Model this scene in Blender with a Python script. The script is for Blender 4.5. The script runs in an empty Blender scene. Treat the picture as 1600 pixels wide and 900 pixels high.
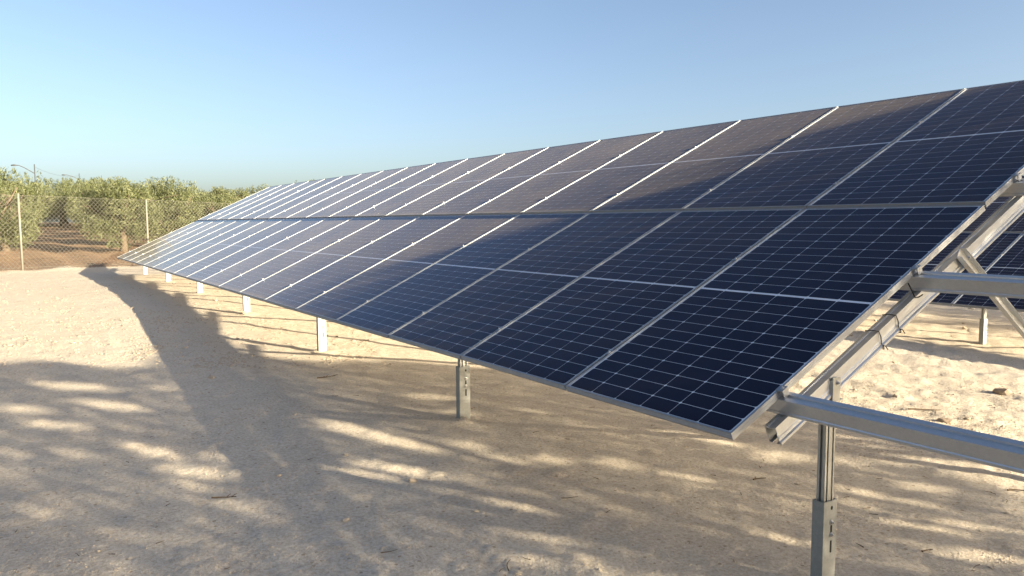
import bpy, math, random
import numpy as np
from mathutils import Matrix, Vector

sc = bpy.context.scene
COL = sc.collection

# ------------------------------------------------------------------ camera
F_PX = 1197.832 / 1600.0
YAW, PIT, ROL = 0.584732, -0.0865736, -0.0058121
CAM = np.array([-2.50735, -2.11874, 0.89263])
fw = np.array([math.sin(YAW) * math.cos(PIT), math.cos(YAW) * math.cos(PIT), math.sin(PIT)])
rt0 = np.array([math.cos(YAW), -math.sin(YAW), 0.0])
up0 = np.cross(rt0, fw)
RT = math.cos(ROL) * rt0 + math.sin(ROL) * up0
UP = -math.sin(ROL) * rt0 + math.cos(ROL) * up0
cam_data = bpy.data.cameras.new('camera')
cam = bpy.data.objects.new('camera', cam_data)
COL.objects.link(cam)
cam_data.sensor_width = 36.0
cam_data.lens = 36.0 * F_PX
cam_data.clip_start = 0.05
cam_data.clip_end = 6000.0
cam.matrix_world = Matrix(((RT[0], UP[0], -fw[0], CAM[0]), (RT[1], UP[1], -fw[1], CAM[1]),
                           (RT[2], UP[2], -fw[2], CAM[2]), (0, 0, 0, 1)))
sc.camera = cam

# ------------------------------------------------------------------ light
SUN_AX = 0.455                                    # horizontal share of the sun direction across the array
SUN_T = 0.597 * SUN_AX                            # tan of the elevation
SUN_EL = math.atan(SUN_T)
SUN_BEARING = math.atan2(SUN_AX, -math.sqrt(1 - SUN_AX ** 2))
SUN_H = np.array([SUN_AX, -math.sqrt(1 - SUN_AX ** 2)])
SUN_L = np.array([-SUN_H[1], SUN_H[0]])
world = bpy.data.worlds.new('World')
sc.world = world
world.use_nodes = True
wn = world.node_tree
sky = wn.nodes.new('ShaderNodeTexSky')
sky.sky_type = 'NISHITA'
sky.sun_disc = False
sky.sun_elevation = SUN_EL
sky.sun_rotation = SUN_BEARING
sky.altitude = 1000.0
sky.air_density = 0.82
sky.dust_density = 5.6
sky.ozone_density = 1.0
wn.links.new(sky.outputs[0], wn.nodes['Background'].inputs[0])
wn.nodes['Background'].inputs[1].default_value = 0.060
sun_d = bpy.data.lights.new('sun', 'SUN')
sun_d.energy = 4.7
sun_d.angle = math.radians(0.47)
sun_d.color = (1.0, 0.86, 0.62)
sun = bpy.data.objects.new('sun', sun_d)
COL.objects.link(sun)
sdir = Vector((SUN_H[0] * math.cos(SUN_EL), SUN_H[1] * math.cos(SUN_EL), math.sin(SUN_EL)))
sun.rotation_euler = sdir.to_track_quat('Z', 'Y').to_euler()
sun.location = (20, -40, 14)
sc.view_settings.view_transform = 'Standard'
sc.view_settings.look = 'None'
sc.view_settings.exposure = 2.1
sc.view_settings.gamma = 1.0
sc.view_settings.use_curve_mapping = False

rng = np.random.default_rng(7)
random.seed(7)


# ------------------------------------------------------------------ helpers
def tag(o, label=None, cat=None, group=None, kind=None):
    if label: o['label'] = label
    if cat: o['category'] = cat
    if group: o['group'] = group
    if kind: o['kind'] = kind
    return o


def empty(name, loc=(0, 0, 0), rot=(0, 0, 0)):
    o = bpy.data.objects.new(name, None)
    o.empty_display_size = 0.2
    o.location = loc
    o.rotation_euler = rot
    COL.objects.link(o)
    return o


def place(name, mesh, parent=None, loc=(0, 0, 0), rot=(0, 0, 0), scale=None):
    o = bpy.data.objects.new(name, mesh)
    o.location = loc
    o.rotation_euler = rot
    if scale is not None: o.scale = scale
    o.parent = parent
    COL.objects.link(o)
    return o


class MB:
    """collects vertices and faces of one mesh"""
    def __init__(self):
        self.v, self.f = [], []

    def add(self, vs, fs):
        b = len(self.v)
        self.v.extend([tuple(p) for p in vs])
        self.f.extend([tuple(i + b for i in q) for q in fs])
        return self

    def box(self, a, b):
        x0, y0, z0 = a
        x1, y1, z1 = b
        return self.add([(x0, y0, z0), (x1, y0, z0), (x1, y1, z0), (x0, y1, z0), (x0, y0, z1), (x1, y0, z1), (x1, y1, z1), (x0, y1, z1)],
                        [(0, 3, 2, 1), (4, 5, 6, 7), (0, 1, 5, 4), (1, 2, 6, 5), (2, 3, 7, 6), (3, 0, 4, 7)])

    def prism(self, prof, a, b, axis='y'):
        """closed outline extruded from a to b; prof in the two other axes (x,z) (y,z) or (x,y)"""
        n = len(prof)

        def P(p, t):
            return (p[0], t, p[1]) if axis == 'y' else ((t, p[0], p[1]) if axis == 'x' else (p[0], p[1], t))
        vs = [P(p, a) for p in prof] + [P(p, b) for p in prof]
        fs = [(i, (i + 1) % n, n + (i + 1) % n, n + i) for i in range(n)]
        fs += [tuple(range(n))[::-1], tuple(range(n, 2 * n))]
        return self.add(vs, fs)

    def tube(self, pts, radii, n=7, cap=True):
        pts = [Vector(p) for p in pts]
        rings = []
        for i, p in enumerate(pts):
            d = (pts[min(i + 1, len(pts) - 1)] - pts[max(i - 1, 0)]).normalized()
            a = d.cross(Vector((0.31, 0.17, 0.93)))
            if a.length < 1e-3: a = d.cross(Vector((1, 0, 0)))
            a.normalize()
            b = d.cross(a)
            r = radii[i] if hasattr(radii, '__len__') else radii
            rings.append([p + a * (r * math.cos(2 * math.pi * k / n)) + b * (r * math.sin(2 * math.pi * k / n)) for k in range(n)])
        vs = [q for rg in rings for q in rg]
        fs = [(i * n + k, i * n + (k + 1) % n, (i + 1) * n + (k + 1) % n, (i + 1) * n + k) for i in range(len(pts) - 1) for k in range(n)]
        if cap:
            fs += [tuple(range(n))[::-1], tuple(range((len(pts) - 1) * n, len(pts) * n))]
        return self.add(vs, fs)

    def mesh(self, name, mat, smooth=False):
        m = bpy.data.meshes.new(name)
        m.from_pydata(self.v, [], self.f)
        m.materials.append(mat)
        import bmesh
        bm = bmesh.new()
        bm.from_mesh(m)
        bmesh.ops.recalc_face_normals(bm, faces=bm.faces)
        bm.to_mesh(m)
        bm.free()
        if smooth:
            m.polygons.foreach_set('use_smooth', [True] * len(m.polygons))
        m.update()
        return m


def np_mesh(name, V, Fq, mat, smooth=False):
    """mesh straight from arrays: V (n,3), Fq (m,k)"""
    m = bpy.data.meshes.new(name)
    V = np.ascontiguousarray(V, dtype=np.float32)
    Fq = np.ascontiguousarray(Fq, dtype=np.int32)
    k = Fq.shape[1]
    m.vertices.add(len(V))
    m.vertices.foreach_set('co', V.ravel())
    m.loops.add(Fq.size)
    m.loops.foreach_set('vertex_index', Fq.ravel())
    m.polygons.add(len(Fq))
    m.polygons.foreach_set('loop_start', np.arange(len(Fq), dtype=np.int32) * k)
    m.polygons.foreach_set('loop_total', np.full(len(Fq), k, dtype=np.int32))
    if smooth: m.polygons.foreach_set('use_smooth', np.ones(len(Fq), dtype=bool))
    m.materials.append(mat)
    m.update(calc_edges=True)
    m.validate()
    return m


# ------------------------------------------------------------------ value noise in numpy
def _hash(ix, iy, s):
    h = (ix.astype(np.int64) * 374761393 + iy.astype(np.int64) * 668265263 + s * 974711) & 0x7fffffff
    h = ((h ^ (h >> 13)) * 1274126177) & 0x7fffffff
    h = h ^ (h >> 16)
    return (h & 0xffff) / 65535.0


def vnoise(x, y, s=0):
    ix, iy = np.floor(x), np.floor(y)
    fx, fy = x - ix, y - iy
    fx = fx * fx * fx * (fx * (fx * 6 - 15) + 10)
    fy = fy * fy * fy * (fy * (fy * 6 - 15) + 10)
    a, b = _hash(ix, iy, s), _hash(ix + 1, iy, s)
    c, d = _hash(ix, iy + 1, s), _hash(ix + 1, iy + 1, s)
    return (a + (b - a) * fx) * (1 - fy) + (c + (d - c) * fx) * fy - 0.5


def fbm(x, y, o=4, s=0, g=0.5):
    t, a = 0, 1.0
    for k in range(o):
        cs, sn = math.cos(0.6 * k), math.sin(0.6 * k)
        t = t + a * vnoise((x * cs - y * sn) * 2 ** k + 11.3 * k, (x * sn + y * cs) * 2 ** k - 7.1 * k, s + k)
        a *= g
    return t


# ------------------------------------------------------------------ terrain
GY = np.array([-400, -10, 0, 3.45, 6.9, 10.35, 13.8, 17.2, 20.7, 24, 30, 36, 50, 80, 110, 3000])
GZ = np.array([-1.0, -0.98, -0.88, -0.80, -0.69, -0.55, -0.48, -0.47, -0.50, -0.50, -0.50, -0.36, 0.05, 0.95, 1.1, 1.1])


def smoothstep(a, b, x):
    t = np.clip((x - a) / (b - a), 0, 1)
    return t * t * (3 - 2 * t)


FENCE_A = np.array([-2.09, 23.94])
FENCE_U = np.array([3.58, 1.84]) / 4.025
FENCE_N = np.array([-FENCE_U[1], FENCE_U[0]])


def beyond(x, y):                                  # metres beyond the fence line, negative on the array's side
    return (x - FENCE_A[0]) * FENCE_N[0] + (y - FENCE_A[1]) * FENCE_N[1]


def ground_base(x, y):
    z = 0
    for k in (-2, -1, 0, 1, 2):
        z = z + np.interp(y + k * 0.9, GY, GZ) / 5
    return z - 0.014 * np.clip(x - 0.665, -30, 30)


def ground_z(x, y, fine=True):
    x, y = np.asarray(x, float), np.asarray(y, float)
    z = ground_base(x, y)
    b = beyond(x, y)
    orch = smoothstep(-0.5, 0.8, b + 0.6 * vnoise(x * 0.8, y * 0.8, 51))
    rough = 1 + 1.9 * smoothstep(2.6, 4.2, x) * smoothstep(7, 3, y)
    z = z + 0.022 * fbm(x * 0.45, y * 0.45, 2, 3) * (1 - 0.3 * orch)
    ridge = 0.5 - np.abs(fbm(x * 1.1 + 0.5 * y, y * 1.7 - 0.3 * x, 3, 31))
    z = z + rough * (0.006 * fbm(x * 2.3, y * 2.3, 3, 11) + 0.006 * ridge)
    if fine:
        z = z + rough * 0.005 * fbm(x * 9, y * 9, 4, 17, 0.65)
        lump = np.clip(fbm(x * 5.5, y * 5.5, 3, 41) - 0.22, 0, 1)
        z = z + (0.026 + 0.012 * smoothstep(4, 9, y) + 0.03 * smoothstep(3, 4.5, x)) * lump
    # soil heaved up round the driven posts
    py = np.round(y / 3.452)
    hx = np.minimum(np.abs(x - 0.665), np.abs(x - 3.42))
    hd = np.hypot(hx, y - (3.452 * py - 0.02))
    z = z + np.where((py >= 0) & (py <= 6), 0.030 * np.exp(-(hd / 0.13) ** 2) * (1 + 2.0 * fbm(x * 14, y * 14, 2, 83)), 0)
    # two faint wheel tracks along the array with a worn tread
    for tx in (-1.75, -0.55):
        e = x - (tx + 0.05 * y + 0.12 * np.sin(y * 0.4))
        w = smoothstep(0.15, 0.09, np.abs(e)) * smoothstep(-0.35, 0.15, fbm(x * 0.5, y * 0.5, 2, 91)) * smoothstep(12, 6, y)
        z = z + w * (-0.006 + 0.0028 * np.sin(62 * (y + 0.8 * np.abs(e))))
    # raked furrows on the far right, cultivated furrows in the orchard, a low spoil ridge along the fence
    z = z + 0.016 * smoothstep(3, 4.5, x) * smoothstep(6, 3, y) * np.sin(9 * (x * 0.85 + y * 0.55) + 4 * fbm(x * 0.9, y * 0.9, 3, 5)) * (0.4 + 1.6 * np.clip(fbm(x * 1.5, y * 1.5, 2, 6) + 0.3, 0, 1))
    z = z + orch * (0.05 * fbm(x * 1.6, y * 1.6, 3, 23) + 0.03 * np.sin((x + 0.05 * y) * 4.2 + 2 * fbm(x * .3, y * .3, 2, 9)))
    z = z + 0.05 * np.exp(-((b - 0.4) / 0.55) ** 2) * (1 + 1.4 * fbm(x * 1.3, y * 1.3, 3, 71))
    return z


def gz(x, y):
    return float(ground_z(np.array([x]), np.array([y]))[0])


# ------------------------------------------------------------------ materials
def new_mat(name):
    m = bpy.data.materials.new(name)
    m.use_nodes = True
    nt = m.node_tree
    nt.nodes.clear()
    out = nt.nodes.new('ShaderNodeOutputMaterial')
    return m, nt, out


def node(nt, t, ins=None, **kw):
    n = nt.nodes.new(t)
    for k, v in kw.items(): setattr(n, k, v)
    for k, v in (ins or {}).items():
        if isinstance(v, bpy.types.NodeSocket): nt.links.new(v, n.inputs[k])
        else: n.inputs[k].default_value = v
    return n


def ramp(nt, fac, stops):
    r = node(nt, 'ShaderNodeValToRGB', {'Fac': fac})
    cr = r.color_ramp
    while len(cr.elements) < len(stops): cr.elements.new(0.5)
    for e, (p, c) in zip(cr.elements, stops):
        e.position = p
        e.color = (*c, 1) if len(c) == 3 else c
    return r.outputs['Color']


def rgb(c):
    return (c[0], c[1], c[2], 1.0)


def math_(nt, op, a, b=None, clamp=False):
    n = node(nt, 'ShaderNodeMath', {0: a} if b is None else {0: a, 1: b}, operation=op, use_clamp=clamp)
    return n.outputs[0]


def mixc(nt, fac, a, b, blend='MIX'):
    n = nt.nodes.new('ShaderNodeMix')
    n.data_type = 'RGBA'
    n.blend_type = blend
    for s, v in ((n.inputs[0], fac), (n.inputs[6], a), (n.inputs[7], b)):
        if isinstance(v, bpy.types.NodeSocket): nt.links.new(v, s)
        else: s.default_value = v if not isinstance(v, tuple) or len(v) == 4 else (*v, 1)
    return n.outputs[2]


def mat_ground():
    m, nt, out = new_mat('pale_sandy_soil')
    co = node(nt, 'ShaderNodeNewGeometry').outputs['Position']
    att = node(nt, 'ShaderNodeAttribute', attribute_name='orchard').outputs['Fac']
    n1 = node(nt, 'ShaderNodeTexNoise', {'Vector': co, 'Scale': 0.7, 'Detail': 5.0, 'Roughness': 0.6}).outputs['Fac']
    n2 = node(nt, 'ShaderNodeTexNoise', {'Vector': co, 'Scale': 6.0, 'Detail': 6.0, 'Roughness': 0.65}).outputs['Fac']
    n3 = node(nt, 'ShaderNodeTexNoise', {'Vector': co, 'Scale': 45.0, 'Detail': 4.0, 'Roughness': 0.7}).outputs['Fac']
    base = ramp(nt, n1, [(0.3, (0.41, 0.345, 0.265)), (0.52, (0.47, 0.41, 0.325)), (0.72, (0.49, 0.435, 0.355))])
    base = mixc(nt, 0.45, base, ramp(nt, n2, [(0.3, (0.34, 0.27, 0.20)), (0.5, (0.46, 0.40, 0.32)), (0.7, (0.54, 0.48, 0.39))]))
    base = mixc(nt, 0.45, base, ramp(nt, n3, [(0.34, (0.29, 0.24, 0.185)), (0.47, (0.48, 0.42, 0.34)), (0.66, (0.68, 0.62, 0.53))]))
    # bits of dry litter: sparse dark specks of two sizes
    v1 = node(nt, 'ShaderNodeTexVoronoi', {'Vector': co, 'Scale': 17.0, 'Randomness': 1.0})
    speck = math_(nt, 'LESS_THAN', v1.outputs['Distance'], 0.17)
    pick = math_(nt, 'GREATER_THAN', node(nt, 'ShaderNodeSeparateColor', {0: v1.outputs['Color']}).outputs[0], 0.72)
    base = mixc(nt, math_(nt, 'MULTIPLY', math_(nt, 'MULTIPLY', speck, pick), 0.6), base, (0.20, 0.14, 0.08, 1))
    v2 = node(nt, 'ShaderNodeTexVoronoi', {'Vector': co, 'Scale': 60.0, 'Randomness': 1.0})
    pick2 = math_(nt, 'GREATER_THAN', node(nt, 'ShaderNodeSeparateColor', {0: v2.outputs['Color']}).outputs[1], 0.8)
    sp2 = math_(nt, 'MULTIPLY', math_(nt, 'LESS_THAN', v2.outputs['Distance'], 0.25), pick2)
    base = mixc(nt, math_(nt, 'MULTIPLY', sp2, 0.5), base, (0.62, 0.56, 0.46, 1))
    orch = ramp(nt, n2, [(0.3, (0.19, 0.12, 0.075)), (0.5, (0.26, 0.175, 0.112)), (0.7, (0.34, 0.24, 0.165))])
    base = mixc(nt, att, base, orch)
    hgt = math_(nt, 'ADD', math_(nt, 'MULTIPLY', n3, 0.5), math_(nt, 'MULTIPLY', node(nt, 'ShaderNodeTexNoise', {'Vector': co, 'Scale': 130.0, 'Detail': 3.0, 'Roughness': 0.7}).outputs['Fac'], 0.3))
    hgt = math_(nt, 'ADD', hgt, math_(nt, 'MULTIPLY', n2, 1.2))
    bump = node(nt, 'ShaderNodeBump', {'Height': hgt, 'Strength': 0.8, 'Distance': 0.022}).outputs['Normal']
    p = node(nt, 'ShaderNodeBsdfPrincipled', {'Base Color': base, 'Roughness': 1.0, 'Specular IOR Level': 0.1, 'Normal': bump})
    nt.links.new(p.outputs[0], out.inputs[0])
    return m


def mat_metal(name, col, rough, var=0.12, spangle=0.0, metallic=1.0, scale=30.0):
    m, nt, out = new_mat(name)
    co = node(nt, 'ShaderNodeTexCoord').outputs['Object']
    n = node(nt, 'ShaderNodeTexNoise', {'Vector': co, 'Scale': scale, 'Detail': 5.0, 'Roughness': 0.6}).outputs['Fac']
    c = mixc(nt, math_(nt, 'MULTIPLY', n, 0.8), rgb(col), rgb([x * (1 - var * 2.2) for x in col]))
    if spangle:
        v = node(nt, 'ShaderNodeTexVoronoi', {'Vector': co, 'Scale': 90.0}).outputs['Color']
        g = node(nt, 'ShaderNodeSeparateColor', {0: v}).outputs[0]
        c = mixc(nt, math_(nt, 'MULTIPLY', g, spangle), c, rgb([x * 0.72 for x in col]))
    r = math_(nt, 'ADD', math_(nt, 'MULTIPLY', n, 0.25), rough - 0.12)
    b = node(nt, 'ShaderNodeBump', {'Height': n, 'Strength': 0.06, 'Distance': 0.002}).outputs['Normal']
    p = node(nt, 'ShaderNodeBsdfPrincipled', {'Base Color': c, 'Metallic': metallic, 'Roughness': r, 'Normal': b})
    nt.links.new(p.outputs[0], out.inputs[0])
    return m


def mat_plain(name, col, rough=0.8, var=0.25, scale=20.0, bump=0.0, spec=0.3):
    m, nt, out = new_mat(name)
    co = node(nt, 'ShaderNodeTexCoord').outputs['Object']
    n = node(nt, 'ShaderNodeTexNoise', {'Vector': co, 'Scale': scale, 'Detail': 5.0, 'Roughness': 0.65}).outputs['Fac']
    c = mixc(nt, n, rgb([x * (1 + var) for x in col]), rgb([x * (1 - var) for x in col]))
    ins = {'Base Color': c, 'Roughness': rough, 'Specular IOR Level': spec}
    if bump: ins['Normal'] = node(nt, 'ShaderNodeBump', {'Height': n, 'Strength': bump, 'Distance': 0.01}).outputs['Normal']
    p = node(nt, 'ShaderNodeBsdfPrincipled', ins)
    nt.links.new(p.outputs[0], out.inputs[0])
    return m


def mat_cell():
    m, nt, out = new_mat('silicon_cell')
    obj = node(nt, 'ShaderNodeTexCoord').outputs['Object']
    rnd = node(nt, 'ShaderNodeObjectInfo').outputs['Random']
    n = node(nt, 'ShaderNodeTexNoise', {'Vector': obj, 'Scale': 8.0, 'Detail': 3.0}).outputs['Fac']
    c = mixc(nt, n, (0.002, 0.0036, 0.018, 1), (0.003, 0.0055, 0.027, 1))
    c = mixc(nt, math_(nt, 'MULTIPLY', rnd, 0.35), c, (0.003, 0.0045, 0.017, 1))
    p = node(nt, 'ShaderNodeBsdfPrincipled', {'Base Color': c, 'Roughness': 0.45, 'Specular IOR Level': 0.15})
    nt.links.new(p.outputs[0], out.inputs[0])
    return m


DUST_TAU = 0.004


def mat_glass():
    """textured module glass under a thin film of pale soil dust"""
    m, nt, out = new_mat('dusty_module_glass')
    geo = node(nt, 'ShaderNodeNewGeometry')
    pos = geo.outputs['Position']
    cosv = math_(nt, 'ABSOLUTE', node(nt, 'ShaderNodeVectorMath', {0: geo.outputs['Incoming'], 1: geo.outputs['Normal']}, operation='DOT_PRODUCT').outputs['Value'])
    n1 = node(nt, 'ShaderNodeTexNoise', {'Vector': pos, 'Scale': 1.3, 'Detail': 5.0, 'Roughness': 0.65}).outputs['Fac']
    n2 = node(nt, 'ShaderNodeTexNoise', {'Vector': pos, 'Scale': 14.0, 'Detail': 5.0, 'Roughness': 0.7}).outputs['Fac']
    amt = math_(nt, 'MULTIPLY', math_(nt, 'ADD', n1, 0.35), math_(nt, 'ADD', n2, 0.5))
    obj = node(nt, 'ShaderNodeSeparateXYZ', {0: node(nt, 'ShaderNodeTexCoord').outputs['Object']}).outputs['X']
    # washed-down dust gathers above the lower frame edge; every module is a little differently dirty
    low = math_(nt, 'POWER', math_(nt, 'SUBTRACT', 1.0, math_(nt, 'DIVIDE', obj, 0.10), clamp=True), 2.0)
    amt = math_(nt, 'MULTIPLY', amt, math_(nt, 'ADD', math_(nt, 'ADD', 0.82, math_(nt, 'MULTIPLY', node(nt, 'ShaderNodeObjectInfo').outputs['Random'], 0.36)), math_(nt, 'MULTIPLY', low, 1.2)))
    tau = math_(nt, 'MULTIPLY', amt, DUST_TAU)
    slant = math_(nt, 'DIVIDE', tau, math_(nt, 'MAXIMUM', cosv, 0.15))
    cover = math_(nt, 'SUBTRACT', 1.0, math_(nt, 'EXPONENT', math_(nt, 'MULTIPLY', slant, -1.0)), clamp=True)
    schl = math_(nt, 'POWER', math_(nt, 'SUBTRACT', 1.0, cosv, clamp=True), 5.0)
    fres = math_(nt, 'MULTIPLY', schl, 0.62)
    tr = node(nt, 'ShaderNodeBsdfTransparent', {'Color': (0.97, 0.98, 0.985, 1)})
    # anti-reflective coating: what little it reflects is bluish, until the grazing angles
    gcol = mixc(nt, math_(nt, 'MULTIPLY', schl, 1.7, clamp=True), (0.36, 0.60, 1.0, 1), (0.95, 0.98, 1.0, 1))
    gl = node(nt, 'ShaderNodeBsdfGlossy', {'Color': gcol, 'Roughness': 0.07})
    clean = node(nt, 'ShaderNodeMixShader', {0: fres, 1: tr.outputs[0], 2: gl.outputs[0]})
    dif = node(nt, 'ShaderNodeBsdfDiffuse', {'Color': (0.46, 0.39, 0.30, 1), 'Roughness': 1.0})
    she = node(nt, 'ShaderNodeBsdfSheen', {'Color': (0.86, 0.74, 0.60, 1), 'Roughness': 0.23})
    film = math_(nt, 'MULTIPLY', math_(nt, 'MULTIPLY', math_(nt, 'MULTIPLY', amt, 0.40), math_(nt, 'POWER', math_(nt, 'MINIMUM', 1.0, math_(nt, 'DIVIDE', 0.27, math_(nt, 'MAXIMUM', cosv, 0.05))), 1.8)), math_(nt, 'POWER', math_(nt, 'MINIMUM', math_(nt, 'DIVIDE', cosv, 0.42), 1.0), 1.4), clamp=True)
    powder = node(nt, 'ShaderNodeMixShader', {0: film, 1: clean.outputs[0], 2: she.outputs[0]})
    fin = node(nt, 'ShaderNodeMixShader', {0: cover, 1: powder.outputs[0], 2: dif.outputs[0]})
    nt.links.new(fin.outputs[0], out.inputs[0])
    return m


def mat_leaf(name, dark, light, pale):
    m, nt, out = new_mat(name)
    geo = node(nt, 'ShaderNodeNewGeometry')
    r = geo.outputs['Random Per Island']
    n = node(nt, 'ShaderNodeTexNoise', {'Vector': geo.outputs['Position'], 'Scale': 1.1, 'Detail': 3.0}).outputs['Fac']
    f = math_(nt, 'ADD', math_(nt, 'MULTIPLY', r, 0.7), math_(nt, 'MULTIPLY', math_(nt, 'SUBTRACT', n, 0.35), 0.9), clamp=True)
    top = ramp(nt, f, [(0.0, dark), (0.6, light), (1.0, pale)])
    under = mixc(nt, 0.4, top, (0.20, 0.21, 0.14, 1))
    c = mixc(nt, geo.outputs['Backfacing'], top, under)
    d = node(nt, 'ShaderNodeBsdfPrincipled', {'Base Color': c, 'Roughness': 0.6, 'Specular IOR Level': 0.3})
    t = node(nt, 'ShaderNodeBsdfTranslucent', {'Color': mixc(nt, 0.5, c, (0.30, 0.30, 0.07, 1))})
    x = node(nt, 'ShaderNodeMixShader', {0: 0.3, 1: d.outputs[0], 2: t.outputs[0]})
    nt.links.new(x.outputs[0], out.inputs[0])
    return m


M_GROUND = mat_ground()
M_ALU = mat_metal('anodised_aluminium', (0.40, 0.41, 0.42), 0.52, 0.08)
M_ZINC = mat_metal('galvanised_steel', (0.47, 0.48, 0.47), 0.47, 0.14, spangle=0.35)
M_ZINC_DULL = mat_metal('weathered_galvanised_steel', (0.34, 0.35, 0.335), 0.62, 0.15, spangle=0.4, metallic=0.7)
M_RAIL = mat_metal('bright_galvanised_steel', (0.62, 0.64, 0.66), 0.37, 0.10, spangle=0.25, metallic=0.85)
M_BOLT = mat_metal('stainless_steel', (0.60, 0.60, 0.60), 0.32, 0.1)
M_HOLE_SHADE = mat_plain('hole_shade', (0.012, 0.012, 0.012), 0.9, 0.1)  # near-black colour stands in for the shade inside a hole
M_BLACK = mat_plain('black_nylon', (0.012, 0.012, 0.013), 0.45, 0.2)
M_BACK = mat_plain('white_backsheet', (0.88, 0.89, 0.92), 0.6, 0.04)
M_CELL = mat_cell()
M_GLASS = mat_glass()
M_LEAF = mat_leaf('olive_leaf', (0.035, 0.048, 0.018), (0.130, 0.150, 0.062), (0.26, 0.27, 0.14))
M_BARK = mat_plain('olive_bark', (0.11, 0.085, 0.06), 0.95, 0.35, 14, 0.6)
M_STONE = mat_plain('pale_limestone', (0.46, 0.39, 0.30), 0.95, 0.2, 25, 0.5)
M_CLOD = mat_plain('dry_earth_clod', (0.40, 0.33, 0.25), 1.0, 0.25, 30, 0.6)
M_TWIG = mat_plain('dry_twig', (0.10, 0.07, 0.045), 0.95, 0.3, 30)
M_LITTER = mat_plain('dry_leaf_litter', (0.17, 0.12, 0.07), 0.95, 0.4, 6)
M_WIRE = mat_plain('galvanised_wire', (0.16, 0.155, 0.13), 0.6, 0.1)
M_LAMP = mat_plain('grey_painted_steel', (0.055, 0.06, 0.065), 0.6, 0.1)

# ------------------------------------------------------------------ ground sheet: rings round the viewpoint, finer towards it
def build_ground():
    c = np.array([-2.5, -2.1])
    r = [0.35]
    while r[-1] < 45: r.append(r[-1] * (1.0075 if 2.6 < r[-1] < 12 else 1.0125) + 0.002)
    while r[-1] < 2600: r.append(r[-1] * 1.06)
    r = np.array(r)
    yaw = math.degrees(YAW)
    ang = np.concatenate([np.arange(yaw - 39, yaw + 39, 0.24), np.arange(yaw + 39, yaw + 321, 4.0)])
    A = np.radians(ang)
    nR, nA = len(r), len(A)
    X = c[0] + r[:, None] * np.sin(A)[None]
    Y = c[1] + r[:, None] * np.cos(A)[None]
    Z = ground_z(X, Y)
    V = np.stack([X, Y, Z], -1).reshape(-1, 3)
    i = np.arange(nR - 1)[:, None] * nA
    j = np.arange(nA)[None]
    q = np.stack([i + j, i + nA + j, i + nA + (j + 1) % nA, i + (j + 1) % nA], -1).reshape(-1, 4)
    V = np.vstack([V, [[c[0], c[1], gz(*c)]]])
    cen = len(V) - 1
    j = np.arange(0, nA - 1, 2)
    m = np_mesh('ground', V, q[:, ::-1], M_GROUND, True)
    at = m.attributes.new('orchard', 'FLOAT', 'POINT')
    b = beyond(V[:, 0], V[:, 1]) + 1.0 * fbm(V[:, 0] * 0.9, V[:, 1] * 0.9, 4, 61)
    at.data.foreach_set('value', smoothstep(-0.25, 0.55, b).astype(np.float32))
    o = place('ground', m)
    tag(o, 'pale sandy ground of the solar yard and browner orchard soil', None, None, 'structure')


build_ground()

# ------------------------------------------------------------------ solar panels
TILT = math.radians(25.262)
SV = np.array([math.cos(TILT), 0, math.sin(TILT)])
NV = np.array([-math.sin(TILT), 0, math.cos(TILT)])
PITCH = 1.154
MODW, MODL, GAP = 1.1415, 2.275, 0.018
UPPER_LIFT = 0.010


def panel_frame_mesh():
    # section: d inward from the outer edge, n along the normal; outer wall with drawn grooves
    prof = [(0.0, 0.0), (0.0095, 0.0), (0.0095, -0.0035), (0.0022, -0.0035), (0.0022, -0.0328), (0.028, -0.0328), (0.028, -0.035), (0.0, -0.035),
            (0.0, -0.024), (0.0016, -0.0225), (0.0016, -0.0205), (0.0, -0.019), (0.0, -0.013), (0.0016, -0.0115), (0.0016, -0.0095), (0.0, -0.008)]
    L, W = MODL, MODW
    cor = [((0, 0), (1, 1)), ((L, 0), (-1, 1)), ((L, W), (-1, -1)), ((0, W), (1, -1))]
    vs, fs, n = [], [], len(prof)
    for (cx, cy), (sx, sy) in cor:
        vs += [(cx + sx * d, cy + sy * d, h) for d, h in prof]
    for c in range(4):
        for k in range(n):
            a, b = c * n, ((c + 1) % 4) * n
            fs.append((a + k, a + (k + 1) % n, b + (k + 1) % n, b + k))
    return MB().add(vs, fs).mesh('frame', M_ALU)


CW, CH, CT = 0.1806, 0.0898, 0.0003                # half-cut cell, across and up the slope
CH_C = 0.0070


def cell_outline(w=CW, h=CH, c=CH_C):
    return [(-h / 2 + c, -w / 2), (h / 2 - c, -w / 2), (h / 2, -w / 2 + c), (h / 2, w / 2 - c), (h / 2 - c, w / 2), (-h / 2 + c, w / 2), (-h / 2, w / 2 - c), (-h / 2, -w / 2 + c)]


def cell_positions():
    px, py = 0.0929, 0.1836
    out = []
    for half in (0, 1):
        for r in range(12):
            x = MODL / 2 + (-1 if half == 0 else 1) * (0.0095 + CH / 2 + r * px)
            for k in range(6):
                out.append((x, MODW / 2 + (k - 2.5) * py))
    return out


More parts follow.
